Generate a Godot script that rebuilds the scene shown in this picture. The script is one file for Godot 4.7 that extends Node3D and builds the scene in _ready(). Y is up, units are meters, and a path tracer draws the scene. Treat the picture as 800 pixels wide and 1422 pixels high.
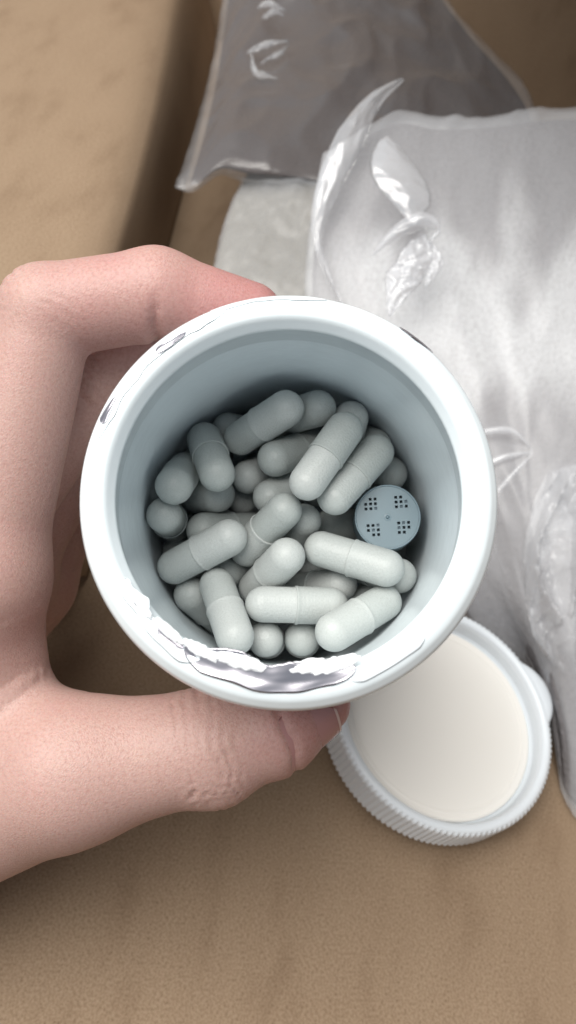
extends Node3D
# A hand holds an open white bottle of capsules above a cardboard box with plastic bags and the bottle's lid.
# Lengths in the tables are millimetres of the world (y up) or of the bottle (y out of its mouth).

const MM := 0.001
var used := {}
var mat := {}
var bottle_at := Transform3D(Basis(Vector3(0.951057, 0.190250, -0.243509), Vector3(-0.037660, 0.853495, 0.519738), Vector3(0.306714, -0.485130, 0.818887)), Vector3(-0.00077, 0.12853, -0.07957))
const TO_CAM := Vector3(-0.0000, 0.7880, 0.6157)


func _ready() -> void:
	# ---- camera, surroundings, light, exposure
	var cam := Camera3D.new()
	cam.name = "camera"
	cam.transform = Transform3D(Basis(Vector3(0.951057, 0.190250, -0.243509), Vector3(-0.309017, 0.585529, -0.749443), Vector3(-0.000000, 0.788011, 0.615661)), Vector3(0, 0.2260, 0))
	cam.fov = 66.0
	cam.near = 0.01
	cam.far = 20.0
	var attr := CameraAttributesPhysical.new()
	attr.frustum_focal_length = 18.478
	attr.frustum_focus_distance = 0.15
	attr.exposure_aperture = 13.0
	attr.frustum_near = 0.01
	attr.frustum_far = 20.0
	cam.attributes = attr
	add_child(cam)
	cam.fov = 66.0
	cam.current = true
	var env := Environment.new()
	env.background_mode = Environment.BG_COLOR
	env.background_color = Color(0.60, 0.64, 0.68)
	env.background_energy_multiplier = 0.6
	env.tonemap_mode = Environment.TONE_MAPPER_LINEAR
	env.tonemap_exposure = 1.0
	env.sdfgi_enabled = true
	env.ssao_enabled = true
	env.ssil_enabled = true
	var we := WorldEnvironment.new()
	we.name = "environment"
	we.environment = env
	add_child(we)
	var window := AreaLight3D.new()
	window.name = "window_light"
	window.area_size = Vector2(0.9, 0.9)
	window.light_color = Color(1.0, 0.985, 0.96)
	window.light_energy = 2.1
	window.area_range = 6.0
	window.shadow_enabled = true
	window.look_at_from_position(Vector3(-0.40, 0.97, 0.0), Vector3(0.0, 0.1, -0.12), Vector3(0, 0, 1))
	add_child(window)

	make_materials()
	make_box()
	make_bags()
	make_lid()
	make_bottle()
	make_capsules()
	make_canister()
	make_person()


# ------------------------------------------------------------------ naming
func numbered(called: String) -> String:
	var n: int = used.get(called, 0)
	used[called] = n + 1
	return called if n == 0 else "%s_%03d" % [called, n]

func thing(called: String, label: String, category: String, at := Transform3D(), group := "") -> Node3D:
	var o := Node3D.new()
	o.name = numbered(called)
	o.transform = at
	o.set_meta("label", label)
	o.set_meta("category", category)
	if group:
		o.set_meta("group", group)
	add_child(o)
	return o

func part(parent: Node, called: String, mesh: Mesh, m: Material, at := Transform3D()) -> MeshInstance3D:
	var o := MeshInstance3D.new()
	o.name = called
	var n := 0
	while parent.has_node(NodePath(String(o.name))):
		n += 1
		o.name = "%s_%03d" % [called, n]
	o.mesh = mesh
	o.material_override = m
	o.transform = at
	parent.add_child(o, true)
	return o


# ------------------------------------------------------------------ meshes
func build(vs: PackedVector3Array, ix: PackedInt32Array, uv := PackedVector2Array(), col := PackedColorArray(), orient := true) -> ArrayMesh:
	var n := PackedVector3Array()
	n.resize(vs.size())
	var mid := Vector3.ZERO
	for p in vs:
		mid += p
	mid /= maxf(1.0, vs.size())
	var vol := 0.0
	for k in range(0, ix.size(), 3):
		var a := vs[ix[k]] - mid
		vol += a.dot((vs[ix[k + 1]] - mid).cross(vs[ix[k + 2]] - mid))
	if orient and vol > 0.0:
		for k in range(0, ix.size(), 3):
			var q := ix[k + 1]
			ix[k + 1] = ix[k + 2]
			ix[k + 2] = q
	for k in range(0, ix.size(), 3):
		var a := vs[ix[k]]
		var f := (vs[ix[k + 2]] - a).cross(vs[ix[k + 1]] - a)
		n[ix[k]] += f
		n[ix[k + 1]] += f
		n[ix[k + 2]] += f
	for k in n.size():
		n[k] = n[k].normalized() if n[k].length_squared() > 0.0 else Vector3.UP
	var arr := []
	arr.resize(Mesh.ARRAY_MAX)
	arr[Mesh.ARRAY_VERTEX] = vs
	arr[Mesh.ARRAY_NORMAL] = n
	arr[Mesh.ARRAY_INDEX] = ix
	if uv.size():
		arr[Mesh.ARRAY_TEX_UV] = uv
	if col.size():
		arr[Mesh.ARRAY_COLOR] = col
	var m := ArrayMesh.new()
	m.add_surface_from_arrays(Mesh.PRIMITIVE_TRIANGLES, arr)
	return m

func grid(nu: int, nv: int, f: Callable, wrap_u := false, orient := true) -> ArrayMesh:
	var vs := PackedVector3Array()
	var uv := PackedVector2Array()
	var ix := PackedInt32Array()
	var cols := nu if wrap_u else nu + 1
	for j in nv + 1:
		for i in cols:
			vs.append(f.call(float(i) / nu, float(j) / nv))
			uv.append(Vector2(float(i) / nu, float(j) / nv))
	for j in nv:
		for i in nu:
			var a := j * cols + i
			var b := j * cols + (i + 1) % cols
			ix.append_array([a, b, a + cols, b, b + cols, a + cols])
	return build(vs, ix, uv, PackedColorArray(), orient)

# profile in millimetres, turned about y; sharp corners are doubled by the caller where they matter
func lathe(profile: Array, n := 96, radial = null) -> ArrayMesh:
	var vs := PackedVector3Array()
	var ix := PackedInt32Array()
	for j in profile.size():
		for i in n:
			var a := TAU * i / n
			var r: float = profile[j].x
			if radial != null:
				r = radial.call(a, r, profile[j].y, j)
			vs.append(Vector3(cos(a) * r, profile[j].y, sin(a) * r) * MM)
	for j in profile.size() - 1:
		for i in n:
			var a := j * n + i
			var b := j * n + (i + 1) % n
			ix.append_array([a, b, a + n, b, b + n, a + n])
	return build(vs, ix)

# rounds a profile's corners a little: each inner point becomes several on a small arc
func soft(profile: Array, r := 0.3, steps := 3) -> Array:
	var out := [profile[0]]
	for k in range(1, profile.size() - 1):
		var p: Vector2 = profile[k]
		var a: Vector2 = profile[k - 1]
		var b: Vector2 = profile[k + 1]
		var ra := minf(r, p.distance_to(a) * 0.45)
		var rb := minf(r, p.distance_to(b) * 0.45)
		var s := p + (a - p).normalized() * ra
		var e := p + (b - p).normalized() * rb
		for q in steps + 1:
			var t := float(q) / steps
			out.append(s.lerp(p, t).lerp(p.lerp(e, t), t))
	out.append(profile[-1])
	return out

func along(line: Array, t: float) -> Vector3:
	var total := 0.0
	for k in line.size() - 1:
		total += line[k].distance_to(line[k + 1])
	var left := clampf(t, 0.0, 1.0) * total
	for k in line.size() - 1:
		var l: float = line[k].distance_to(line[k + 1])
		if left <= l or k == line.size() - 2:
			var a: Vector3 = line[maxi(k - 1, 0)]
			var d: Vector3 = line[mini(k + 2, line.size() - 1)]
			return line[k].cubic_interpolate(line[k + 1], a, d, clampf(left / maxf(l, 1e-6), 0.0, 1.0))
		left -= l
	return line[-1]

func coons(left: Array, right: Array, top: Array, low: Array, u: float, v: float) -> Vector3:
	var l := along(left, v)
	var r := along(right, v)
	var t := along(top, u)
	var b := along(low, u)
	var c: Vector3 = top[0].lerp(top[-1], u).lerp(low[0].lerp(low[-1], u), v)
	return l.lerp(r, u) + t.lerp(b, v) - c


# ------------------------------------------------------------------ materials
func noise(s: int, freq: float, fractal := FastNoiseLite.FRACTAL_FBM, octaves := 4, kind := FastNoiseLite.TYPE_SIMPLEX_SMOOTH, cells := false) -> FastNoiseLite:
	var n := FastNoiseLite.new()
	n.seed = s
	n.noise_type = kind
	n.frequency = freq
	n.fractal_type = fractal
	n.fractal_octaves = octaves
	if cells:
		n.cellular_return_type = FastNoiseLite.RETURN_DISTANCE2_SUB
	return n

func tex(n: FastNoiseLite, size := 512, ramp := []) -> NoiseTexture2D:
	var t := NoiseTexture2D.new()
	t.width = size
	t.height = size
	t.seamless = true
	t.noise = n
	if ramp.size():
		var g := Gradient.new()
		var off := PackedFloat32Array()
		var col := PackedColorArray()
		for r in ramp:
			off.append(r[0])
			col.append(r[1])
		g.offsets = off
		g.colors = col
		t.color_ramp = g
	return t

func lin(r: float, g: float, b: float, a := 1.0) -> Color:
	var c := Color(r, g, b).linear_to_srgb()
	c.a = a
	return c

func plain(c: Color, rough: float, spec := 0.5) -> StandardMaterial3D:
	var m := StandardMaterial3D.new()
	m.albedo_color = c
	m.roughness = rough
	m.metallic_specular = spec
	return m

func make_materials() -> void:
	# kraft board: mottled pulp, long darker fibre streaks, faint relief
	var k := plain(Color.WHITE, 0.85, 0.3)
	k.albedo_texture = tex(noise(3, 0.2, FastNoiseLite.FRACTAL_FBM, 5), 1024, [[0.0, lin(0.14, 0.094, 0.058)], [0.22, lin(0.245, 0.172, 0.113)], [0.45, lin(0.282, 0.202, 0.135)], [0.6, lin(0.30, 0.217, 0.147)], [1.0, lin(0.355, 0.266, 0.187)]])
	k.uv1_triplanar = true
	k.uv1_world_triplanar = true
	k.uv1_scale = Vector3(5.0, 5.0, 5.0)
	k.detail_enabled = true
	k.detail_blend_mode = BaseMaterial3D.BLEND_MODE_MUL
	k.detail_albedo = tex(noise(8, 0.012, FastNoiseLite.FRACTAL_FBM, 4), 512, [[0.0, lin(0.80, 0.77, 0.75)], [0.4, lin(0.95, 0.94, 0.935)], [1.0, Color.WHITE]])
	k.detail_uv_layer = BaseMaterial3D.DETAIL_UV_2
	k.uv2_triplanar = true
	k.uv2_world_triplanar = true
	k.uv2_scale = Vector3(9.0, 4.0, 3.2)
	k.heightmap_enabled = true
	k.heightmap_texture = tex(noise(5, 0.12, FastNoiseLite.FRACTAL_FBM, 4), 512)
	k.heightmap_scale = 0.006
	mat.kraft = k
	mat.kraft_edge = plain(lin(0.30, 0.21, 0.13), 0.95, 0.2)
	# bottle and lid plastics
	var b := plain(lin(0.815, 0.885, 0.92), 0.24, 0.55)
	b.backlight_enabled = true
	b.backlight = Color(0.26, 0.275, 0.285)
	b.heightmap_enabled = true
	b.heightmap_texture = tex(noise(15, 0.03, FastNoiseLite.FRACTAL_FBM, 3), 256)
	b.heightmap_scale = 0.004
	b.uv1_triplanar = true
	b.uv1_scale = Vector3(30, 30, 30)
	mat.bottle = b
	mat.lid = plain(lin(0.74, 0.79, 0.84), 0.38)
	mat.liner = plain(lin(0.83, 0.81, 0.772), 0.5, 0.35)
	# capsules: dusty matt shells
	for q in 3:
		var c := plain(Color.WHITE, 0.42, 0.45)
		var tone: Color = [lin(0.45, 0.478, 0.468), lin(0.505, 0.53, 0.52), lin(0.42, 0.45, 0.44)][q]
		c.albedo_color = tone
		c.albedo_texture = tex(noise(20 + q, 0.16, FastNoiseLite.FRACTAL_FBM, 4), 256, [[0.0, lin(0.80, 0.81, 0.80)], [0.5, lin(0.95, 0.95, 0.95)], [1.0, Color.WHITE]])
		c.uv1_triplanar = true
		c.uv1_scale = Vector3(60, 60, 60)
		c.heightmap_enabled = true
		c.heightmap_texture = tex(noise(30, 0.1, FastNoiseLite.FRACTAL_FBM, 3), 256)
		c.heightmap_scale = 0.008
		mat["shell%d" % q] = c
	mat.canister = plain(lin(0.15, 0.215, 0.25), 0.38)
	mat.canister_hole = plain(lin(0.10, 0.14, 0.17), 0.7)
	# foil and torn paper
	var f := plain(lin(0.70, 0.675, 0.735), 0.34)
	f.metallic = 1.0
	f.heightmap_enabled = true
	f.heightmap_texture = tex(noise(40, 0.012, FastNoiseLite.FRACTAL_FBM, 2), 256)
	f.heightmap_scale = 0.02
	f.uv1_triplanar = true
	f.uv1_scale = Vector3(40, 40, 40)
	mat.foil = f
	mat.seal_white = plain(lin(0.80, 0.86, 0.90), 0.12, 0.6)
	mat.paper = plain(lin(0.82, 0.85, 0.88), 0.75, 0.3)
	# clear bag film: thin, glossy, slightly milky, finely crinkled
	for q in 3:
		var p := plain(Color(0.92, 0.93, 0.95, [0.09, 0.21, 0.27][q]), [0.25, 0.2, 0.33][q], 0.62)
		p.transparency = BaseMaterial3D.TRANSPARENCY_ALPHA
		p.cull_mode = BaseMaterial3D.CULL_DISABLED
		p.heightmap_enabled = true
		p.heightmap_texture = tex(noise(50 + q, 0.008, FastNoiseLite.FRACTAL_FBM, 3), 512)
		p.heightmap_scale = 0.012
		p.uv1_triplanar = true
		p.uv1_scale = Vector3(14, 14, 14)
		mat["film%d" % q] = p
	# what the bags hold: powder of a few tones
	var tones := [lin(0.062, 0.045, 0.041), lin(0.235, 0.222, 0.228), lin(0.20, 0.18, 0.138), lin(0.62, 0.62, 0.64)]
	for q in 4:
		var c := plain(tones[q], 0.9, 0.25)
		c.albedo_texture = tex(noise(60 + q, 0.08, FastNoiseLite.FRACTAL_FBM, 5), 256, [[0.0, lin(0.66, 0.65, 0.64)], [0.5, lin(0.9, 0.9, 0.9)], [1.0, Color.WHITE]])
		c.uv1_triplanar = true
		c.uv1_scale = Vector3(22, 22, 22)
		c.heightmap_enabled = true
		c.heightmap_texture = tex(noise(70, 0.06, FastNoiseLite.FRACTAL_FBM, 5), 256)
		c.heightmap_scale = 0.06
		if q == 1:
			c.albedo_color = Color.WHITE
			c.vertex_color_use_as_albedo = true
		mat["fill%d" % q] = c
	# skin
	var s := plain(Color.WHITE, 0.46, 0.42)
	s.vertex_color_use_as_albedo = true
	s.subsurf_scatter_enabled = true
	s.subsurf_scatter_strength = 0.12
	s.albedo_texture = tex(noise(80, 0.05, FastNoiseLite.FRACTAL_FBM, 5), 512, [[0.0, lin(0.74, 0.63, 0.61)], [0.35, lin(0.90, 0.85, 0.84)], [0.6, lin(0.97, 0.96, 0.95)], [1.0, Color.WHITE]])
	s.uv1_triplanar = true
	s.uv1_scale = Vector3(46, 46, 46)
	s.heightmap_enabled = true
	s.heightmap_texture = tex(noise(81, 0.09, FastNoiseLite.FRACTAL_FBM, 3, FastNoiseLite.TYPE_CELLULAR, true), 512)
	s.heightmap_scale = 0.009
	mat.skin = s
	var sp: StandardMaterial3D = s.duplicate()
	sp.vertex_color_use_as_albedo = false
	sp.albedo_color = lin(0.51, 0.34, 0.303)
	mat.skin_plain = sp
	mat.nail = plain(lin(0.40, 0.21, 0.205), 0.25, 0.5)
	mat.nail_edge = plain(lin(0.62, 0.46, 0.43), 0.35, 0.5)


# ------------------------------------------------------------------ cardboard box
# a sheet of board that follows a cross-section from end to end: outer face, inner face and edges
func board(ends: Array, thick: float, n_len := 40) -> ArrayMesh:
	# ends: array of polylines (each an Array of Vector3), the sheet passes through them
	var fine := []
	for e in ends:
		var row := []
		for k in 49:
			row.append(along(e, k / 48.0))
		fine.append(row)
	var at := func(u: float, v: float) -> Vector3:
		var line := []
		for row in fine:
			line.append(row[int(round(u * 48))])
		return along(line, v)
	var vs := PackedVector3Array()
	var ix := PackedInt32Array()
	var top := []
	for j in n_len + 1:
		for i in 49:
			top.append(at.call(i / 48.0, float(j) / n_len) * MM)
	var nrm := []
	for j in n_len + 1:
		for i in 49:
			var a: Vector3 = top[j * 49 + mini(i + 1, 48)] - top[j * 49 + maxi(i - 1, 0)]
			var b: Vector3 = top[mini(j + 1, n_len) * 49 + i] - top[maxi(j - 1, 0) * 49 + i]
			var q := a.cross(b).normalized()
			nrm.append(q if q.y >= 0.0 else -q)
	for side in 2:
		for k in top.size():
			vs.append(top[k] - nrm[k] * thick * side * MM)
	var half := top.size()
	for j in n_len:
		for i in 48:
			var a := j * 49 + i
			ix.append_array([a, a + 1, a + 49, a + 1, a + 50, a + 49])
			a += half
			ix.append_array([a, a + 49, a + 1, a + 1, a + 49, a + 50])
	var rim := []
	for i in 49:
		rim.append(i)
	for j in range(1, n_len + 1):
		rim.append(j * 49 + 48)
	for i in range(47, -1, -1):
		rim.append(n_len * 49 + i)
	for j in range(n_len - 1, 0, -1):
		rim.append(j * 49)
	for k in rim.size():
		var a: int = rim[k]
		var b: int = rim[(k + 1) % rim.size()]
		ix.append_array([a, a + half, b, b, a + half, b + half])
	return build(vs, ix)

func slab(lo: Vector3, hi: Vector3) -> BoxMesh:
	var m := BoxMesh.new()
	m.size = (hi - lo) * MM
	return m

func make_box() -> void:
	var box := thing("cardboard_box", "open brown cardboard box under the hand, holding the bags and the lid", "box")
	# the floor is a sheet with slight waves of the flutes beneath
	var w := noise(11, 0.9, FastNoiseLite.FRACTAL_FBM, 3)
	var floor_mesh := grid(90, 90, func(u: float, v: float) -> Vector3:
		var p := Vector3(lerpf(-0.30, 0.34, u), 0.0, lerpf(-0.52, 0.16, v))
		p.y = -0.0006 + 0.0007 * w.get_noise_2d(p.x * 40.0, p.z * 9.0)
		return p, false, false)
	part(box, "bottom_panel", floor_mesh, mat.kraft)
	part(box, "bottom_board", slab(Vector3(-300, -6, -520), Vector3(340, -2, 160)), mat.kraft_edge, Transform3D(Basis(), Vector3(20, -4, -180) * MM))
	part(box, "back_panel", slab(Vector3(-300, 0, -524), Vector3(340, 250, -520)), mat.kraft, Transform3D(Basis(Vector3.UP, -0.12), Vector3(20, 122, -505) * MM))
	part(box, "added_shade_flap", slab(Vector3(0, 0, 0), Vector3(420, 4, 280)), mat.kraft, Transform3D(Basis(Vector3.UP, -0.12) * Basis(Vector3.RIGHT, -0.12), Vector3(130, 264, -366) * MM))  # unseen flap, added to shade the far corner and the back bag
	part(box, "side_panel", slab(Vector3(0, 0, -300), Vector3(4, 200, 300)), mat.kraft, Transform3D(Basis(), Vector3(262, 98, -200) * MM))
	part(box, "front_panel", slab(Vector3(-300, 0, 0), Vector3(340, 90, 4)), mat.kraft, Transform3D(Basis(), Vector3(20, 43, 158) * MM))
	# left flap: folded outwards at the crease, its lower part runs down into the box
	part(box, "flap", board([
		[Vector3(-319.4, 48.0, -330.1), Vector3(-198.2, 58.0, -412.6), Vector3(-161.1, 60.0, -441.6), Vector3(-150.8, 57.0, -462.5), Vector3(-148.6, 50.0, -489.9), Vector3(-159.5, 20.0, -587.5), Vector3(-164.9, 1.0, -650.8)],
		[Vector3(-242.9, 48.0, -226.9), Vector3(-143.7, 58.0, -274.3), Vector3(-114.1, 60.0, -290.6), Vector3(-105.3, 57.0, -303.5), Vector3(-103.7, 49.0, -322.5), Vector3(-110.7, 18.0, -386.8), Vector3(-113.6, 1.0, -422.7)],
		[Vector3(-190.3, 48.0, -155.9), Vector3(-108.8, 58.0, -186.0), Vector3(-88.6, 60.0, -194.1), Vector3(-81.0, 57.0, -202.7), Vector3(-80.2, 48.0, -216.3), Vector3(-85.3, 16.0, -260.3), Vector3(-86.4, 1.0, -281.6)],
		[Vector3(-153.6, 46.0, -105.2), Vector3(-88.3, 54.0, -126.9), Vector3(-72.2, 56.0, -132.2), Vector3(-66.5, 53.0, -137.7), Vector3(-65.8, 44.0, -146.7), Vector3(-68.2, 14.0, -174.6), Vector3(-67.2, 1.0, -187.7)],
		[Vector3(-130.7, 40.0, -70.8), Vector3(-75.9, 48.0, -86.8), Vector3(-62.7, 50.0, -90.6), Vector3(-57.6, 46.0, -95.1), Vector3(-56.1, 38.0, -100.9), Vector3(-56.8, 12.0, -117.6), Vector3(-55.1, 1.0, -125.5)],
	], 3.0), mat.kraft)


# ------------------------------------------------------------------ plastic bags
func pillow(left: Array, right: Array, top: Array, low: Array, out: Vector3, high: float, deep: float, wrinkle: float, s: int, inset := 0.0, n := 110, lump := 0.0, pale := false) -> ArrayMesh:
	var fold := noise(s, 1.5, FastNoiseLite.FRACTAL_RIDGED, 2)
	var body := noise(s + 1, 1.4, FastNoiseLite.FRACTAL_FBM, 3)
	var edge := noise(s + 2, 7.0, FastNoiseLite.FRACTAL_FBM, 2)
	var vs := PackedVector3Array()
	var cols := PackedColorArray()
	var ix := PackedInt32Array()
	for side in 2:
		for j in n + 1:
			for i in n + 1:
				var u := lerpf(inset, 1.0 - inset, float(i) / n)
				var v := lerpf(inset, 1.0 - inset, float(j) / n)
				var p := coons(left, right, top, low, u, v)
				var eu := (float(i) / n) * (1.0 - float(i) / n) * 4.0
				var ev := (float(j) / n) * (1.0 - float(j) / n) * 4.0
				var full := pow(clampf(eu * ev, 0.0, 1.0), 0.42)
				var r := fold.get_noise_2d(u * 2.0 + v * 0.7, v * 1.3 - u * 0.4)
				var h := (high if side == 0 else -deep) * full * (1.0 + 0.35 * body.get_noise_2d(u * 2.0, v * 2.0))
				if side == 0:
					h += wrinkle * maxf(r, -0.2) * (0.35 + 0.65 * full) + lump * body.get_noise_2d(u * 9.0, v * 9.0) * full
				# the sealed rim wavers
				var rim := 1.0 - smoothstep(0.0, 0.12, minf(eu, ev))
				h += rim * 2.0 * edge.get_noise_2d(u * 1.5, v * 1.5) * (1.0 if inset == 0.0 else 0.0)
				vs.append((p + out * (h + (0.05 if side == 0 else -0.05))) * MM)
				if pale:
					# the film's haze and reflection, painted as a pale uneven band on the contents
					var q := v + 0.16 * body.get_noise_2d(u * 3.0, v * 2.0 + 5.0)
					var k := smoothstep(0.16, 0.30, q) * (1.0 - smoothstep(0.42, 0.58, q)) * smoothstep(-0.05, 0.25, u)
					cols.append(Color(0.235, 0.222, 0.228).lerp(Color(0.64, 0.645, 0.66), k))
	var row := n + 1
	var half := row * row
	for j in n:
		for i in n:
			var a := j * row + i
			ix.append_array([a, a + 1, a + row, a + 1, a + row + 1, a + row])
			a += half
			ix.append_array([a, a + row, a + 1, a + 1, a + row, a + row + 1])
	for k in n:
		for q in [[k, k + 1], [n * row + k + 1, n * row + k], [(k + 1) * row, k * row], [k * row + n, (k + 1) * row + n]]:
			ix.append_array([q[0], q[0] + half, q[1], q[1], q[0] + half, q[1] + half])
	return build(vs, ix, PackedVector2Array(), cols)

# a strip of film along a line, curled across its width
func strip(line: Array, width: Array, across: Vector3, out: Vector3, curl: float, n := 60, wave := 0.0, s := 0) -> ArrayMesh:
	var w := noise(s, 0.9, FastNoiseLite.FRACTAL_RIDGED, 3)
	var f := func(u: float, v: float, t: float) -> Vector3:
		var p := along(line, v)
		var q := v * (width.size() - 1)
		var k := mini(int(q), width.size() - 2)
		var half: float = lerpf(width[k], width[k + 1], q - k) * 0.5
		var a := (u - 0.5) * 2.0
		return (p + across * a * half + out * (curl * half * (1.0 - a * a) + wave * w.get_noise_2d(u * 1.5, v * 4.0) + t)) * MM
	# two faces 0.1 mm apart, joined round the edge by folding the sheet over
	return grid(40, n, func(u: float, v: float) -> Vector3:
		return f.call(u * 2.0, v, 0.05) if u <= 0.5 else f.call(2.0 - u * 2.0, v, -0.05), true)

func make_bags() -> void:
	var up := Vector3(-0.3, 0.6, -0.7)
	var lean: Vector3 = (TO_CAM * 0.75 + Vector3.UP * 0.65).normalized()
	# the far bag, dark mauve grey, leaning on the back of the box
	var a := thing("plastic_bag", "dark mauve grey plastic bag leaning at the back of the box, behind the other bags", "bag", Transform3D(), "")
	var al := [Vector3(-115.5, 70.0, -450.0), Vector3(-100.7, 50.3, -384.2), Vector3(-88.0, 49.6, -318.3), Vector3(-81.6, 47.7, -275.3)]
	var ar := [Vector3(-18.8, 84.6, -468.8), Vector3(10.7, 77.5, -435.2), Vector3(49.3, 71.6, -387.1), Vector3(79.2, 56.1, -318.6)]
	var at := [Vector3(-115.5, 70.0, -450.0), Vector3(-71.9, 83.5, -467.3), Vector3(-18.8, 84.6, -468.8)]
	var ab := [Vector3(-81.6, 47.7, -275.3), Vector3(-73.6, 50.0, -274.9), Vector3(-66.8, 54.7, -284.2), Vector3(-54.4, 54.8, -287.7), Vector3(-23.5, 56.7, -294.9), Vector3(24.0, 56.4, -302.7), Vector3(79.2, 56.1, -318.6)]
	part(a, "contents", pillow(al, ar, at, ab, lean, 3.0, 9.5, 0.6, 101, 0.035, 80, 0.4), mat.fill0)
	part(a, "film", pillow(al, ar, at, ab, lean, 9.0, 11.5, 3.2, 105), mat.film0)
	# crumpled film ridges near its top, made milky to paint in highlights
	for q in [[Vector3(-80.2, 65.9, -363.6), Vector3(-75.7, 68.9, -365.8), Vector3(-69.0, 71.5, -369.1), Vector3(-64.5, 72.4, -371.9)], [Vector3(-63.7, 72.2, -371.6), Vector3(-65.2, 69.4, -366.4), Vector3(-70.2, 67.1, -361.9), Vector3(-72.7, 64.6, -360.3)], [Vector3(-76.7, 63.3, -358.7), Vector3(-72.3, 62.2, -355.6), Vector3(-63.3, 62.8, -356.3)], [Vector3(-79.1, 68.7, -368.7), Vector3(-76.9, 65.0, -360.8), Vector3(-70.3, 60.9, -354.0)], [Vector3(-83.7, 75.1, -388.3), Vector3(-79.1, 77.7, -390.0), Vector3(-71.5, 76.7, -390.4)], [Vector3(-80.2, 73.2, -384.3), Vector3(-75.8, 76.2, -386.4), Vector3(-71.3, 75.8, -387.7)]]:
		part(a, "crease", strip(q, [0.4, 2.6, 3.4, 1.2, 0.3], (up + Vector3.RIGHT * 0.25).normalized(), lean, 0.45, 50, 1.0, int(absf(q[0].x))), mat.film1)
	# the granular pale bag between the far bag and the near one
	var c := thing("plastic_bag", "small bag of pale beige grains squeezed between the two larger bags behind the bottle", "bag")
	var cl := [Vector3(-59.2, 49.5, -302.0), Vector3(-60.8, 41.3, -283.4), Vector3(-58.9, 34.9, -262.2), Vector3(-53.3, 30.5, -237.1)]
	var cr := [Vector3(-9.2, 61.1, -308.7), Vector3(1.7, 51.9, -280.7), Vector3(10.7, 42.9, -244.9)]
	var ct := [Vector3(-59.2, 49.5, -302.0), Vector3(-35.2, 54.3, -308.1), Vector3(-9.2, 61.1, -308.7)]
	var cb := [Vector3(-53.3, 30.5, -237.1), Vector3(-21.7, 34.7, -234.3), Vector3(10.7, 42.9, -244.9)]
	part(c, "contents", pillow(cl, cr, ct, cb, lean, 2.2, 8.0, 0.4, 111, 0.03, 70, 0.6), mat.fill2)
	part(c, "film", pillow(cl, cr, ct, cb, lean, 7.0, 9.0, 0.7, 115, 0.0, 80), mat.film2)
	# the near bag on the right
	var b := thing("plastic_bag", "large clear plastic bag of grey contents at the right, with a curled seam", "bag")
	var bl := [Vector3(-28.7, 75.8, -282.0), Vector3(-25.3, 64.5, -259.5), Vector3(-16.1, 48.6, -227.8), Vector3(8.0, 31.1, -192.4), Vector3(47.6, 19.9, -161.8), Vector3(76.2, 4.0, -146.1)]
	var br := [Vector3(106.9, 111.6, -324.6), Vector3(127.0, 72.3, -241.8), Vector3(137.7, 41.7, -173.4), Vector3(147.9, 2.0, -108.7)]
	var bt := [Vector3(-28.7, 75.8, -282.0), Vector3(-8.7, 87.4, -303.4), Vector3(8.5, 89.8, -306.5), Vector3(28.7, 94.6, -312.5), Vector3(56.3, 101.4, -322.9), Vector3(106.9, 111.6, -324.6)]
	var bb := [Vector3(76.2, 4.0, -146.1), Vector3(93.9, 3.0, -138.5), Vector3(104.3, 2.0, -118.1), Vector3(107.9, 2.0, -100.6), Vector3(119.8, 2.0, -97.8), Vector3(147.9, 2.0, -108.7)]
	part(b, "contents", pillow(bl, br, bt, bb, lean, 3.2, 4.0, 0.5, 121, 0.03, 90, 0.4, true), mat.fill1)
	part(b, "film", pillow(bl, br, bt, bb, lean, 10.0, 5.0, 1.4, 125, 0.0, 130), mat.film2)
	part(b, "seam", strip([Vector3(-8.7, 100.9, -302.8), Vector3(-16.0, 96.2, -290.3), Vector3(-20.0, 87.2, -275.6), Vector3(-22.0, 77.2, -259.4), Vector3(-20.8, 68.7, -245.3), Vector3(-13.5, 63.0, -233.2), Vector3(-3.1, 57.5, -222.8)], [1.0, 6.5, 11.0, 10.0, 6.0, 5.0, 2.0], (Vector3.RIGHT * 0.8 - up * 0.45).normalized(), TO_CAM, 0.55, 90, 0.8, 7), mat.film1)
	# folded bulges and creases of the film
	part(b, "fold", strip([Vector3(-7.4, 94.0, -272.8), Vector3(-1.5, 90.7, -262.2), Vector3(4.7, 86.9, -250.8), Vector3(10.1, 83.4, -243.0)], [0.5, 9.0, 16.0, 20.0, 21.0, 18.0, 8.0, 0.5], Vector3.RIGHT, TO_CAM, 0.26, 60, 0.35, 21), mat.film1)
	part(b, "fold", strip([Vector3(0.1, 74.6, -231.7), Vector3(4.5, 81.8, -236.1), Vector3(11.9, 87.4, -240.0), Vector3(18.5, 86.6, -240.7), Vector3(16.4, 82.3, -236.8)], [0.3, 4.0, 6.0, 6.0, 4.0, 0.4], up, TO_CAM, 0.6, 60, 0.4, 22), mat.film1)
	part(b, "fold", strip([Vector3(14.3, 82.0, -241.3), Vector3(14.1, 79.1, -232.6), Vector3(11.9, 73.9, -222.7), Vector3(11.5, 68.2, -212.2)], [0.6, 7.0, 11.0, 10.0, 12.0, 8.0, 4.0, 0.5], Vector3.RIGHT, TO_CAM, 0.3, 60, 1.6, 23), mat.film1)
	part(b, "fold", strip([Vector3(16.9, 81.0, -240.0), Vector3(20.9, 78.9, -234.1), Vector3(19.9, 74.1, -224.7)], [0.5, 4.0, 5.0, 3.0, 0.4], Vector3.RIGHT, TO_CAM, 0.4, 40, 1.0, 24), mat.film1)
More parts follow.
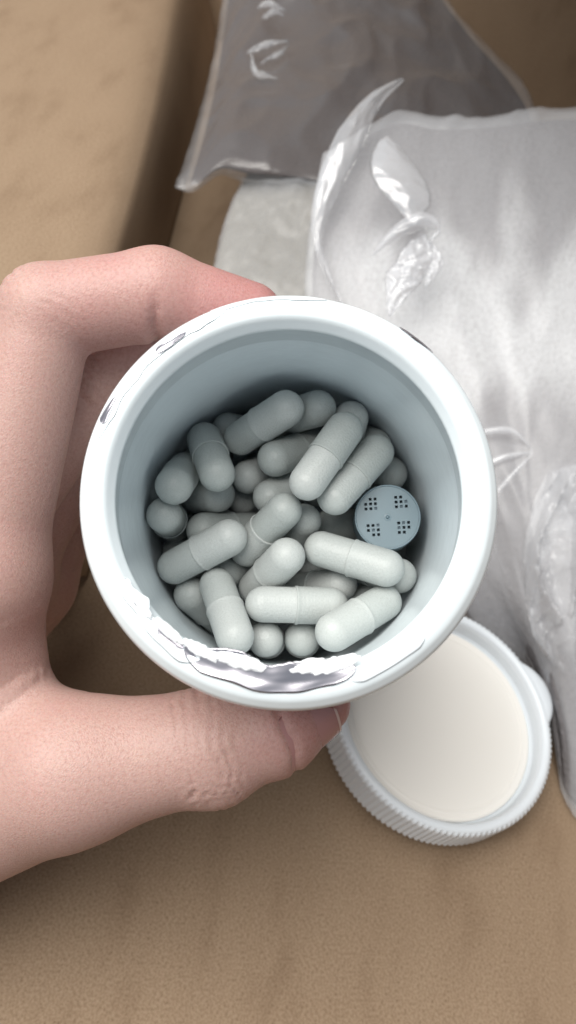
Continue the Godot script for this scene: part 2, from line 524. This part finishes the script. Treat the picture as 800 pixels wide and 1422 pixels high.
	for q in [[Vector3(51.7, 54.2, -189.4), Vector3(60.3, 56.2, -191.9), Vector3(68.5, 53.4, -189.2)], [Vector3(55.8, 48.3, -181.8), Vector3(61.4, 51.5, -185.2), Vector3(68.7, 53.1, -188.9)], [Vector3(61.6, 43.8, -176.1), Vector3(64.5, 48.3, -181.1), Vector3(68.8, 52.9, -188.5)]]:
		part(b, "crease", strip(q, [2.6, 2.8, 1.8, 0.6], up, TO_CAM, 0.45, 30), mat.film1)
	# crumpled empty bag at the right edge
	var d := thing("plastic_bag", "crumpled empty clear plastic bag at the right edge beside the lid", "bag")
	var dl := [Vector3(74.2, 52.1, -183.5), Vector3(73.1, 43.1, -170.3), Vector3(76.6, 33.7, -155.0), Vector3(84.0, 25.3, -141.0), Vector3(93.5, 20.8, -133.7)]
	var dr := [Vector3(103.6, 60.2, -193.9), Vector3(115.4, 46.0, -167.6), Vector3(119.7, 28.3, -136.8)]
	var dt := [Vector3(74.2, 52.1, -183.5), Vector3(86.2, 56.7, -189.4), Vector3(103.6, 60.2, -193.9)]
	var db := [Vector3(93.5, 20.8, -133.7), Vector3(107.1, 21.6, -133.1), Vector3(119.7, 28.3, -136.8)]
	part(d, "film", pillow(dl, dr, dt, db, TO_CAM, 5.0, 1.0, 9.0, 131, 0.0, 90, 3.0), mat.film1)


# ------------------------------------------------------------------ lid
func make_lid() -> void:
	var base := Vector3(60.8, 14.3, -109.9) * MM
	var lid := thing("screw_top", "white ribbed screw lid lying open side up below the bottle, cream liner inside", "lid", Transform3D(Basis(Vector3(0, 0, 1), -0.10), Vector3(base.x, 0.0055, base.z)))
	var wall := soft([Vector2(0.01, 0.6), Vector2(33.6, 0.6), Vector2(34.6, 1.6), Vector2(34.6, 12.0), Vector2(34.0, 13.3), Vector2(32.9, 13.6), Vector2(31.7, 13.0), Vector2(31.2, 11.4), Vector2(31.0, 8.2), Vector2(30.0, 6.6), Vector2(0.01, 6.6)], 0.5)
	var rib := func(a: float, r: float, y: float, _j: int) -> float:
		if r > 33.9 and y > 1.2 and y < 12.9:
			return r + 0.5 * pow(0.5 + 0.5 * cos(a * 126.0), 0.8) - 0.1
		return r
	part(lid, "shell", lathe(wall, 936, rib), mat.lid)
	part(lid, "liner", lathe(soft([Vector2(0.01, 8.0), Vector2(14.0, 8.05), Vector2(29.2, 8.2), Vector2(29.9, 7.8), Vector2(29.9, 6.5), Vector2(0.01, 6.5)], 0.25), 128), mat.liner)
	part(lid, "liner_ring", lathe(soft([Vector2(26.9, 8.1), Vector2(27.1, 8.32), Vector2(27.7, 8.32), Vector2(27.9, 8.1)], 0.1), 128), mat.liner)
	# lifting tab on the far right of the rim
	var pts := []
	var ang := -0.55
	part(lid, "tab", grid(40, 16, func(u: float, v: float) -> Vector3:
		var a := ang + (u - 0.5) * 0.66
		var s := (u - 0.5) * 2.0
		var reach := 33.4 + 5.4 * pow(maxf(0.0, 1.0 - s * s), 0.9)
		var q := v * TAU
		var r := lerpf(31.5, reach, 0.5 + 0.5 * cos(q))
		return Vector3(cos(a) * r, 11.9 + 1.5 * sin(q), sin(a) * r) * MM), mat.lid)


# ------------------------------------------------------------------ bottle
func make_bottle() -> void:
	var o := thing("bottle", "open white plastic bottle held in the hand, torn foil round its mouth, capsules inside", "bottle", bottle_at)
	var outer := soft([Vector2(0.01, -91.0), Vector2(27.6, -91.0), Vector2(28.4, -90.0), Vector2(29.7, -80.0), Vector2(29.7, -12.0), Vector2(28.1, -2.4), Vector2(29.3, -0.5), Vector2(30.0, 0.0), Vector2(31.3, 0.0), Vector2(32.4, -0.45), Vector2(33.7, -1.7), Vector2(34.2, -3.2), Vector2(34.2, -6.6), Vector2(33.5, -8.2), Vector2(31.6, -9.2), Vector2(31.2, -12.0), Vector2(31.2, -91.0), Vector2(29.5, -93.5), Vector2(0.01, -93.0)], 0.45, 4)
	part(o, "body", lathe(outer, 220), mat.bottle)
	# what is left of the foil seal, torn all round
	for q in [
		[46.0, 72.0, 28.8, 32.0, 0.1, 3, 1], [69.0, 124.0, 26.6, 31.2, 0.35, 4, 0], [118.0, 153.0, 27.8, 31.0, 0.4, 14, 1], [124.0, 134.0, 28.6, 29.8, 0.5, 15, 0], [140.0, 145.0, 28.9, 29.9, 0.5, 16, 0],  # first piece is white to paint the bright glint on the foil
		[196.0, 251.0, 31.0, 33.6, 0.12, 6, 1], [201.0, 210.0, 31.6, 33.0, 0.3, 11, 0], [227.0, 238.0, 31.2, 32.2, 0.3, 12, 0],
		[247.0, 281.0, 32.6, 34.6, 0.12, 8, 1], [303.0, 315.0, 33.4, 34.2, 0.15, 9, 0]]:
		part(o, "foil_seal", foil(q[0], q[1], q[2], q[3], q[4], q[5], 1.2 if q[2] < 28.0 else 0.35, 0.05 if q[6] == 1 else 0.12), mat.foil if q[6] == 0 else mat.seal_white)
	# white paper fibres left by the seal
	for q in [[106.0, 27.2, 4.0, 0.9], [111.0, 27.5, 2.4, 0.7], [119.0, 28.0, 3.2, 0.7], [131.0, 28.5, 2.8, 0.6], [142.0, 28.9, 2.2, 0.5], [83.0, 27.0, 3.6, 0.4], [75.0, 27.6, 4.0, 0.4]]:
		part(o, "paper_fibre", fluff(q[0], q[1], q[2], q[3]), mat.paper)
	# a short strip hangs from the shoulder on the hand's side
	part(o, "seal_strip", grid(24, 14, func(u: float, v: float) -> Vector3:
		var b := u * TAU
		return Vector3(-31.0 - v * 5.0, -12.0 - v * 2.0 + 0.6 * sin(b), 4.0 + v * 1.2 + 2.2 * cos(b) * (1.0 - 0.3 * v)) * MM, true), mat.paper)

func foil(a0: float, a1: float, r0: float, r1: float, rough: float, s: int, ragged: float, raised: float) -> ArrayMesh:
	var n := noise(s, 1.0, FastNoiseLite.FRACTAL_FBM, 2)
	var c := noise(s + 50, 1.0, FastNoiseLite.FRACTAL_FBM, 2)
	var f := func(u: float, v: float, t: float) -> Vector3:
		var a := deg_to_rad(lerpf(a0, a1, u))
		var fade := pow(clampf(minf(u, 1.0 - u) * 7.0, 0.0, 1.0), 0.5)
		var mid := (r0 + r1) * 0.5
		var ra := lerpf(mid, r0 + ragged * n.get_noise_2d(u * (a1 - a0) * 0.09, 3.0), fade)
		var rb := lerpf(mid, r1 + 0.9 * n.get_noise_2d(u * (a1 - a0) * 0.035, 9.0), fade)
		var r := lerpf(ra, rb, v)
		var y := raised
		if r > 33.7:
			y -= 1.7 + (r - 33.7) * 2.2
		elif r > 32.4:
			y -= 0.45 + (r - 32.4) * 0.96
		elif r > 31.2:
			y -= (r - 31.2) * 0.38
		if r < 29.4:
			y += (29.4 - r) * 0.16
		y += rough * (0.5 + c.get_noise_2d(u * (a1 - a0) * 0.045, v * 0.9)) * (0.35 + absf(v - 0.4))
		return Vector3(cos(a) * r, y + t, sin(a) * r) * MM
	return grid(32, int(a1 - a0) * 2, func(u: float, v: float) -> Vector3:
		return f.call(v, u * 2.0, 0.03) if u <= 0.5 else f.call(v, 2.0 - u * 2.0, -0.03), true)

func fluff(a: float, r: float, size: float, high: float) -> ArrayMesh:
	var n := noise(int(a * 7.0), 1.0, FastNoiseLite.FRACTAL_FBM, 3)
	var g := deg_to_rad(a)
	var at := Vector3(cos(g) * r, 0.5, sin(g) * r)
	var tangent := Vector3(-sin(g), 0.0, cos(g))
	var inward := Vector3(cos(g), 0.0, sin(g))
	return grid(64, 36, func(u: float, v: float) -> Vector3:
		var th := v * PI
		var ph := u * TAU
		var d := tangent * sin(th) * cos(ph) * size + inward * sin(th) * sin(ph) * size * 0.3 + Vector3.UP * cos(th) * high * 0.55
		return (at + d * (1.0 + 0.3 * n.get_noise_3d(d.x * 0.7 + a, d.y * 0.8, d.z * 0.7))) * MM, true)


# ------------------------------------------------------------------ capsules
func make_capsules() -> void:
	var body := []
	for k in 15:
		var g := -PI / 2 + PI / 2 * k / 14.0
		body.append(Vector2(maxf(0.001, cos(g) * 3.70), -6.95 + sin(g) * 3.70))
	body.append(Vector2(3.72, 2.0))
	var cap := [Vector2(3.6, -0.30), Vector2(3.74, -0.44), Vector2(3.90, -0.44), Vector2(4.0, -0.30), Vector2(4.0, -0.02), Vector2(3.90, 0.22), Vector2(3.88, 0.6)]
	cap.append(Vector2(3.86, 1.6))
	for k in 15:
		var g := PI / 2 * k / 14.0
		cap.append(Vector2(maxf(0.001, cos(g) * 3.85), 6.95 + sin(g) * 3.85))
	var body_mesh := lathe(body, 40)
	var cap_mesh := lathe(cap, 40)
	var source: Node3D = null
	var rows := [
		[-10.3, -42.5, -18.5, -0.6, -33.4, -22.6, "grey green capsule slanting up to the right, topmost of those in the bottle"],
		[-18.2, -43.2, -18.2, -14.5, -33.3, -9.1, "grey green capsule tipped toward the viewer left of the topmost slanting capsule"],
		[-22.7, -45.0, -12.1, -23.0, -32.3, -6.5, "grey green capsule standing nearly on end against the left wall above the leftmost capsule"],
		[-25.7, -37.5, -1.1, -25.7, -51.4, -0.6, "leftmost grey green capsule, standing on end against the bottle wall"],
		[-18.3, -45.3, 1.2, -7.8, -54.4, 0.0, "grey green capsule lying level on the left, half hidden under two slanting capsules"],
		[-25.3, -56.7, 5.0, -16.7, -67.6, 5.1, "rounded capsule end peeping out behind the lower left slanting capsule"],
		[-24.0, -42.1, 9.3, -12.3, -37.2, 3.6, "grey green capsule slanting up to the right at the lower left of the heap"],
		[-8.9, -44.9, 5.3, -0.9, -36.1, -1.9, "grey green capsule slanting steeply in the very middle of the heap"],
		[-7.1, -46.8, 13.6, -0.4, -36.2, 7.5, "grey green capsule slanting just above the left half of the level bottom capsule"],
		[-15.0, -41.5, 13.2, -10.6, -33.2, 23.5, "grey green capsule pointing down to the torn foil at the lower left"],
		[-20.8, -45.9, 15.1, -15.1, -57.1, 20.9, "shaded capsule against the lower left wall, left of the one pointing at the foil"],
		[-5.2, -37.6, 17.2, 8.6, -39.4, 17.5, "grey green capsule lying level and fully seen at the bottom of the heap"],
		[6.9, -38.7, 5.8, 19.6, -35.0, 9.9, "grey green capsule slanting down to the right just below the round canister"],
		[9.0, -31.3, 22.6, 19.5, -38.2, 16.8, "grey green capsule slanting up to the right along the lower right wall"],
		[3.8, -30.3, -6.9, 11.4, -33.4, -18.1, "slanting capsule right of the heap centre, left one of a parallel pair"],
		[9.6, -35.4, -4.6, 18.4, -39.1, -14.6, "slanting capsule whose lower end touches the canister, right one of a parallel pair"],
		[-2.8, -39.6, -13.4, 6.4, -48.7, -18.7, "grey green capsule lying nearly level under the topmost slanting capsule, its left end lit"],
		[-8.9, -47.0, -10.7, -0.1, -56.6, -15.6, "shaded capsule just right of the tipped capsule, under the nearly level one"],
		[-4.0, -43.5, -5.8, 5.0, -52.1, -12.0, "shaded capsule running under the lower end of the parallel pair's left capsule"],
		[-15.5, -45.0, -6.5, -24.6, -55.4, -7.5, "shaded capsule lying below the tipped capsule and right of the one on end"],
		[-10.8, -55.8, -7.0, -8.3, -69.3, -5.2, "deep small looking capsule end in the gap above the level left capsule"],
		[3.3, -42.9, -0.5, -1.3, -54.6, 5.3, "dark shaded capsule with lit end immediately right of the middle capsule"],
		[6.2, -37.3, -23.7, -3.6, -47.2, -23.3, "shaded capsule at the rear, right of the topmost slanting capsule"],
		[13.3, -39.6, -22.1, 10.8, -47.3, -10.9, "capsule standing behind the upper end of the parallel pair's left one"],
		[22.9, -49.6, -11.9, 17.0, -60.4, -18.4, "capsule at the right wall above the round canister"],
		[18.9, -46.2, -17.5, 11.9, -56.9, -22.9, "deep capsule glimpsed behind the upper end of the parallel pair's right capsule"],
		[-13.5, -48.6, -21.9, -5.9, -60.2, -22.8, "deep capsule glimpsed at the rear wall left of the topmost slanting capsule"],
		[23.2, -41.6, 11.2, 13.6, -51.0, 7.8, "capsule end at the right wall below the round canister"],
		[10.0, -54.8, -1.0, 21.5, -62.5, -1.5, "dark capsule in the gap immediately left of the round canister"],
		[11.0, -44.9, 12.9, 0.6, -54.0, 14.4, "capsule whose end shows above the right half of the level bottom capsule"],
		[17.2, -49.0, 16.7, 23.9, -58.8, 9.5, "shaded capsule squeezed between the lower right capsule and the one under the canister"],
		[6.0, -58.2, 9.3, 14.2, -69.4, 8.0, "deep dark capsule in the gap right of the capsule above the level one"],
		[-4.8, -41.9, 24.4, -4.4, -55.7, 25.4, "round capsule end by the bottom rim, left one of two under the level capsule"],
		[2.8, -44.2, 24.3, 3.3, -58.1, 25.5, "round capsule end by the bottom rim, right one of two under the level capsule"],
		[-13.8, -48.4, 10.2, -6.6, -59.9, 7.2, "deep capsule glimpsed between the lower left slanting capsule and the one pointing at the foil"],
		[-21.1, -52.1, -14.7, -17.3, -64.7, -19.1, "capsule deep down in the heap, hardly seen between those on top"],
		[-0.4, -54.2, -22.9, 6.1, -66.2, -25.0, "capsule deep down in the heap, hardly seen between those on top"],
		[-12.5, -60.5, 0.9, -3.7, -71.1, 3.0, "capsule deep down in the heap, hardly seen between those on top"],
		[6.5, -59.2, -9.5, 13.7, -67.7, -17.9, "capsule deep down in the heap, hardly seen between those on top"],
		[23.8, -56.7, -6.0, 20.7, -66.5, -15.3, "capsule deep down in the heap, hardly seen between those on top"],
		[-19.8, -56.4, 11.2, -12.6, -68.0, 13.6, "capsule deep down in the heap, hardly seen between those on top"],
		[-0.5, -61.1, 17.0, 10.6, -69.3, 15.3, "capsule deep down in the heap, hardly seen between those on top"],
		[17.0, -60.7, 6.8, 25.5, -71.1, 3.5, "capsule deep down in the heap, hardly seen between those on top"],
		[-25.7, -60.7, -2.1, -20.9, -72.2, -8.3, "capsule deep down in the heap, hardly seen between those on top"],
		[-7.4, -59.9, -15.1, 0.2, -68.3, -7.1, "capsule deep down in the heap, hardly seen between those on top"],
		[12.8, -55.1, 18.7, 17.6, -68.1, 18.8, "capsule deep down in the heap, hardly seen between those on top"],
		[-9.4, -61.4, 24.0, -17.5, -71.4, 18.9, "capsule deep down in the heap, hardly seen between those on top"],
	]
	for k in rows.size():
		var q: Array = rows[k]
		var a := bottle_at * (Vector3(q[0], q[1], q[2]) * MM)
		var b := bottle_at * (Vector3(q[3], q[4], q[5]) * MM)
		if (k * 7) % 3 == 1:
			var h := a
			a = b
			b = h
		var y := (b - a).normalized()
		var x := y.cross(Vector3(0.3, 0.5, 0.8)).normalized()
		var place := Transform3D(Basis(x, y, x.cross(y)), (a + b) * 0.5)
		var o: Node3D
		if source == null:
			o = thing("capsule", q[6], "capsule", place, "capsules heaped in the bottle")
			part(o, "body", body_mesh, mat.shell0)
			part(o, "cap", cap_mesh, mat.shell1)
			source = o
		else:
			o = source.duplicate()
			o.name = numbered("capsule")
			add_child(o)
			o.transform = place
			o.set_meta("label", q[6])
			(o.get_node("body") as MeshInstance3D).material_override = mat["shell%d" % ((k * 5) % 3)]
			(o.get_node("cap") as MeshInstance3D).material_override = mat["shell%d" % ((k * 5 + [0, 1, 1, 2][k % 4]) % 3)]


func make_canister() -> void:
	var top := bottle_at * (Vector3(20.8, -39.9, -1.0) * MM)
	var o := thing("desiccant_canister", "round blue grey desiccant canister among the capsules, four squares of holes in its face", "canister", Transform3D(bottle_at.basis * Basis(Vector3(0, 1, 0), 0.06) * Basis(Vector3(0, 0, 1), 0.06), top))
	part(o, "shell", lathe(soft([Vector2(6.45, -0.35), Vector2(6.55, 0.12), Vector2(6.85, 0.12), Vector2(6.95, -0.2), Vector2(6.95, -12.4), Vector2(6.5, -13.0), Vector2(0.01, -13.0)], 0.1), 96), mat.canister)
	# face pierced by square holes: CSG takes them out of the disc
	var face := CSGCombiner3D.new()
	face.name = "face"
	var disc := CSGCylinder3D.new()
	disc.name = "disc"
	disc.radius = 6.5 * MM
	disc.height = 0.9 * MM
	disc.sides = 96
	disc.position.y = -0.45 * MM
	disc.material = mat.canister
	face.add_child(disc)
	# photograph's pattern of open holes: rows of three, some missing
	var open := [["011", "111", "111"], ["110", "111", "111"], ["111", "111", "011"], ["111", "111", "110"]]
	var centre := [Vector2(-3.35, -3.0), Vector2(3.05, -3.05), Vector2(-3.15, 2.55), Vector2(3.25, 2.4)]
	for k in 4:
		for r in 3:
			for c in 3:
				if open[k][r][c] == "1":
					var h := CSGBox3D.new()
					h.name = "hole"
					h.operation = CSGShape3D.OPERATION_SUBTRACTION
					h.size = Vector3(0.60, 2.0, 0.60) * MM
					h.position = Vector3(centre[k].x + (c - 1) * 1.03, -0.45 if (r + c + k) % 4 != 0 else 0.65, centre[k].y + (r - 1) * 1.0) * MM
					h.material = mat.canister_hole
					face.add_child(h, true)
	o.add_child(face)
	part(o, "inner_plate", lathe([Vector2(0.01, -1.5), Vector2(6.6, -1.5), Vector2(6.6, -1.7), Vector2(0.01, -1.7)], 48), mat.canister_hole)
	part(o, "nub", lathe(soft([Vector2(0.01, 0.42), Vector2(0.22, 0.4), Vector2(0.38, 0.05), Vector2(0.8, 0.03), Vector2(0.85, -0.1)], 0.1), 24), mat.canister)


# ------------------------------------------------------------------ hand
const CELL := 0.8
var g_min := Vector3.ZERO
var gx := 0
var gy := 0
var gz := 0

func fresh() -> PackedFloat32Array:
	var a := PackedFloat32Array()
	a.resize(gx * gy * gz)
	a.fill(60.0)
	return a

# joins a tapered capsule into the field with a smooth minimum
func bone(f: PackedFloat32Array, a: Vector3, b: Vector3, ra: float, rb: float, k: float) -> void:
	var pad := maxf(ra, rb) + 7.0
	var lo := ((a.min(b) - Vector3.ONE * pad - g_min) / CELL).floor()
	var hi := ((a.max(b) + Vector3.ONE * pad - g_min) / CELL).ceil()
	var x0 := maxi(0, int(lo.x))
	var x1 := mini(gx - 1, int(hi.x))
	var y0 := maxi(0, int(lo.y))
	var y1 := mini(gy - 1, int(hi.y))
	var z0 := maxi(0, int(lo.z))
	var z1 := mini(gz - 1, int(hi.z))
	var ab := b - a
	var il := 1.0 / maxf(ab.length_squared(), 1e-6)
	for z in range(z0, z1 + 1):
		for y in range(y0, y1 + 1):
			var at := (z * gy + y) * gx
			var p := g_min + Vector3(x0, y, z) * CELL - a
			for x in range(x0, x1 + 1):
				var t := clampf(p.dot(ab) * il, 0.0, 1.0)
				var d := (p - ab * t).length() - lerpf(ra, rb, t)
				p.x += CELL
				if d < 7.0:
					var old := f[at + x]
					var h := maxf(k - absf(old - d), 0.0) / k
					f[at + x] = minf(old, d) - h * h * k * 0.25

func make_person() -> void:
	# joints, read in order: knuckle, middle joint, end joint, tip
	var fingers := [
		[Vector3(-52.3, 87.8, -70.0), Vector3(-54.4, 123.4, -107.4), Vector3(-35.9, 128.9, -115.3), Vector3(-18.7, 127.3, -118.9), 11.0, 8.7, 8.3, 6.9],
		[Vector3(-62.9, 73.5, -81.0), Vector3(-47.9, 103.9, -113.3), Vector3(-36.6, 114.0, -129.5), Vector3(-20.2, 113.4, -133.6), 10.5, 8.9, 8.2, 7.0],
		[Vector3(-59.5, 56.9, -87.3), Vector3(-49.4, 87.6, -121.7), Vector3(-38.0, 97.2, -137.3), Vector3(-21.1, 96.4, -141.1), 10.0, 8.3, 7.8, 6.8],
		[Vector3(-56.6, 42.2, -94.5), Vector3(-49.4, 69.7, -126.5), Vector3(-40.5, 80.3, -141.7), Vector3(-26.5, 81.1, -147.5), 9.0, 7.3, 6.8, 6.0]]
	var wrist := Vector3(-87.1, -6.0, -5.1)
	var wrist_low := Vector3(-101.2, -37.3, -12.3)
	var cmc := Vector3(-58.0, 35.4, -29.0)
	var thumb := [Vector3(-24.7, 67.5, -46.5), Vector3(-0.7, 75.1, -57.0), Vector3(10.4, 78.1, -63.2), Vector3(18.2, 80.2, -70.0)]
	var pts := [wrist, wrist_low, cmc]
	for f in fingers:
		pts.append_array(f.slice(0, 4))
	pts.append_array(thumb)
	var lo := Vector3.ONE * 1e9
	var hi := -lo
	for p in pts:
		lo = lo.min(p)
		hi = hi.max(p)
	g_min = lo - Vector3.ONE * 27.0
	var size := (hi + Vector3.ONE * 27.0 - g_min) / CELL
	gx = int(size.x) + 2
	gy = int(size.y) + 2
	gz = int(size.z) + 2
	# palm: one bone from the wrist to each knuckle, the heel of the thumb, and the web
	var palm := fresh()
	for q in 4:
		bone(palm, wrist.lerp(wrist_low, q / 3.0), fingers[q][0], 19.0 - q, [12.5, 12.0, 11.5, 10.5][q], 9.0)
	bone(palm, wrist, cmc, 19.0, 15.5, 9.0)
	bone(palm, cmc, thumb[0], 15.5, 13.4, 8.0)
	bone(palm, Vector3(-53.3, 78.8, -68.2), Vector3(-39.3, 63.8, -52.2), 10.0, 10.0, 9.0)
	bone(palm, Vector3(-58.2, 63.2, -64.5), Vector3(-50.6, 48.8, -46.1), 12.0, 12.0, 9.0)
	var total := palm.duplicate()
	bone(total, thumb[0], thumb[1], 13.4, 10.2, 6.0)
	bone(total, thumb[1], thumb[2], 10.2, 8.9, 4.0)
	bone(total, thumb[2], thumb[3], 8.9, 6.0, 4.0)
	# the bulge of the joint's skin on the outside
	bone(total, Vector3(1.5, 74.1, -53.3), Vector3(2.6, 74.2, -53.4), 6.6, 6.6, 4.0)
	for f in fingers:
		var one := palm.duplicate()
		bone(one, f[0], f[1], f[4], f[5], 5.0)
		bone(one, f[1], f[2], f[5], f[6], 1.6)
		bone(one, f[2], f[3], f[6], f[7], 2.5)
		for k in one.size():
			if one[k] < total[k]:
				total[k] = one[k]
	# pads flatten where they press on the bottle
	var inv := bottle_at.affine_inverse()
	for z in gz:
		for y in gy:
			for x in gx:
				var at := (z * gy + y) * gx + x
				if total[at] < 1.5:
					var p := inv * ((g_min + Vector3(x, y, z) * CELL) * MM) * 1000.0
					if p.y < 2.0 and p.y > -96.0:
						var r := Vector2(p.x, p.z).length()
						var wall := 31.35 if p.y < -9.4 else 34.5
						total[at] = maxf(total[at], wall - r)
	var mesh := nets(total, fingers, thumb)
	var who := thing("person", "bare left hand coming in from the left, thumb and bent fingers gripping the white bottle", "person")
	part(who, "hand", mesh, mat.skin)
	# the forearm goes on beyond the picture's edge
	var away: Vector3 = (wrist.lerp(wrist_low, 0.5) - fingers[1][0]).normalized()
	var side: Vector3 = (wrist_low - wrist).normalized()
	side = (side - away * side.dot(away)).normalized()
	var third := away.cross(side)
	var w0: Vector3 = wrist.lerp(wrist_low, 0.5)
	part(who, "forearm", grid(40, 24, func(u: float, v: float) -> Vector3:
		var a := u * TAU
		var grow := lerpf(1.0, 1.35, v)
		var shut := sqrt(maxf(0.0, 1.0 - pow(maxf(0.0, v * 24.0 - 22.0) / 2.0, 2.0)))
		return (w0 + away * (v * 190.0 - 12.0) + (side * cos(a) * 30.0 + third * sin(a) * 19.0) * grow * shut) * MM, true), mat.skin_plain)
	# thumb nail, seen from the side
	var t: Vector3 = (thumb[3] - thumb[2]).normalized()
	var n0: Vector3 = (Vector3(0.3090, -0.5855, 0.7494) * 0.62 + TO_CAM * 0.75)
	n0 = (n0 - t * n0.dot(t)).normalized()
	var s0 := t.cross(n0)
	var nail := func(u: float, v: float, lift: float) -> Vector3:
		var x := lerpf(-3.0, 11.8, v)
		var r := lerpf(8.9, 6.0, clampf(x / 12.0, 0.0, 1.0)) + 0.1
		if x > 9.0:
			r -= pow((x - 9.0) * 0.16, 2.0)
		var wide := 1.12 * pow(clampf(sin(PI * clampf(v * 0.82 + 0.12, 0.0, 1.0)), 0.02, 1.0), 0.35)
		var a := (u - 0.5) * 2.0 * wide
		return (thumb[2] + t * x + (n0 * cos(a) + s0 * sin(a)) * (r + lift)) * MM
	var nail_part := part(who, "thumb_nail", grid(48, 40, func(u: float, v: float) -> Vector3:
		return nail.call(u * 2.0, v, 0.35) if u <= 0.5 else nail.call(2.0 - u * 2.0, v, -0.3), true), mat.nail)

	part(nail_part, "nail_edge", grid(48, 12, func(u: float, v: float) -> Vector3:
		return nail.call(u * 2.0, 0.965 + v * 0.035, 0.40) if u <= 0.5 else nail.call(2.0 - u * 2.0, 0.965 + v * 0.035, -0.1), true), mat.nail_edge)

# one vertex in each cell that the surface crosses, one quad round each crossed edge
func nets(f: PackedFloat32Array, fingers: Array, thumb: Array) -> ArrayMesh:
	var sx := 1
	var sy := gx
	var sz := gx * gy
	var off := [0, sx, sy, sx + sy, sz, sz + sx, sz + sy, sz + sx + sy]
	var corner := [Vector3(0, 0, 0), Vector3(1, 0, 0), Vector3(0, 1, 0), Vector3(1, 1, 0), Vector3(0, 0, 1), Vector3(1, 0, 1), Vector3(0, 1, 1), Vector3(1, 1, 1)]
	var edges := [[0, 1], [2, 3], [4, 5], [6, 7], [0, 2], [1, 3], [4, 6], [5, 7], [0, 4], [1, 5], [2, 6], [3, 7]]
	var id := PackedInt32Array()
	id.resize(f.size())
	id.fill(-1)
	var vs := PackedVector3Array()
	var cells := PackedInt32Array()
	for z in gz - 1:
		for y in gy - 1:
			var row := (z * gy + y) * gx
			for x in gx - 1:
				var c := row + x
				var d := f[c]
				if d > 3.0 or d < -3.0:
					continue
				var inside := 0
				for o in off:
					if f[c + o] < 0.0:
						inside += 1
				if inside == 0 or inside == 8:
					continue
				var sum := Vector3.ZERO
				var n := 0
				for e in edges:
					var a := f[c + off[e[0]]]
					var b := f[c + off[e[1]]]
					if (a < 0.0) != (b < 0.0):
						sum += corner[e[0]].lerp(corner[e[1]], a / (a - b))
						n += 1
				id[c] = vs.size()
				cells.append(c)
				vs.append(g_min + (Vector3(x, y, z) + sum / n) * CELL)
	var ix := PackedInt32Array()
	for c in cells:
		for axis in 3:
			var s: int = [sx, sy, sz][axis]
			var p: int = [sy, sz, sx][axis]
			var q: int = [sz, sx, sy][axis]
			if (f[c] < 0.0) == (f[c + s] < 0.0):
				continue
			var v0 := id[c]
			var v1 := id[c - p]
			var v2 := id[c - p - q]
			var v3 := id[c - q]
			if v0 < 0 or v1 < 0 or v2 < 0 or v3 < 0:
				continue
			if f[c] < 0.0:
				ix.append_array([v0, v2, v1, v0, v3, v2])
			else:
				ix.append_array([v0, v1, v2, v0, v2, v3])
	# normals of the bare form, for the relief of creases and wrinkles
	var nr := PackedVector3Array()
	nr.resize(vs.size())
	for k in range(0, ix.size(), 3):
		var a := vs[ix[k]]
		var q := (vs[ix[k + 2]] - a).cross(vs[ix[k + 1]] - a)
		for e in 3:
			nr[ix[k + e]] += q
	var fine := noise(91, 0.11, FastNoiseLite.FRACTAL_FBM, 3)
	var soft_noise := noise(92, 0.035, FastNoiseLite.FRACTAL_FBM, 2)
	var cols := PackedColorArray()
	# [place, axis, half-length it reaches, depth, spacing, how many]
	var folds := []
	var hub := bottle_at * Vector3(0, -0.025, 0) * 1000.0
	for q in fingers:
		folds.append([q[2], (q[3] - q[1]).normalized(), 12.0, 1.2, 1.5, 1])
		folds.append([q[1], (q[2] - q[0]).normalized(), 12.0, 0.4, 2.0, 6])
	folds.append([thumb[1], (thumb[2] - thumb[0]).normalized(), 16.0, 0.5, 2.0, 8])
	folds.append([thumb[2] + (thumb[3] - thumb[2]) * 0.15, (thumb[3] - thumb[1]).normalized(), 13.0, 0.8, 1.6, 1])
	for k in vs.size():
		var p := vs[k]
		var n := nr[k].normalized()
		var d := 0.16 * soft_noise.get_noise_3dv(p)
		for q in folds:
			var v: Vector3 = p - q[0]
			if v.length() > q[2]:
				continue
			var s: float = v.dot(q[1]) + 1.1 * fine.get_noise_3dv(p)
			var near := 1.0 - smoothstep(q[2] * 0.7, q[2], v.length())
			if q[5] == 1:
				var inward := smoothstep(-0.1, 0.6, n.dot((hub - p).normalized())) if q[2] < 12.5 else 1.0
				d -= q[3] * exp(-s * s / 0.9) * near * inward
			else:
				var span: float = q[4] * q[5] * 0.5
				d -= q[3] * maxf(0.0, 0.55 + 1.3 * fine.get_noise_3dv(p * 0.9 + Vector3(40, 0, 0))) * pow(0.5 + 0.5 * cos((s + 1.6 * soft_noise.get_noise_3dv(p * 1.5)) / q[4] * TAU), 5.0) * near * (1.0 - smoothstep(span * 0.5, span, absf(s)))
		vs[k] = p + n * d
		# redder over the finger ends and joints, paler on the back of the hand
		var red := 0.0
		for q in fingers:
			red = maxf(red, 1.0 - smoothstep(6.0, 24.0, p.distance_to(q[3])))
			red = maxf(red, 0.55 * (1.0 - smoothstep(4.0, 22.0, p.distance_to(q[1].lerp(q[2], 0.75)))))
		red = maxf(red, 0.9 * (1.0 - smoothstep(4.0, 26.0, p.distance_to(thumb[3]))))
		red += 0.25 * soft_noise.get_noise_3dv(p * 1.7)
		var c := Color(0.51, 0.34, 0.303).lerp(Color(0.485, 0.25, 0.24), clampf(red, 0.0, 1.0))
		cols.append(c)
	for k in vs.size():
		vs[k] *= MM
	return build(vs, ix, PackedVector2Array(), cols)
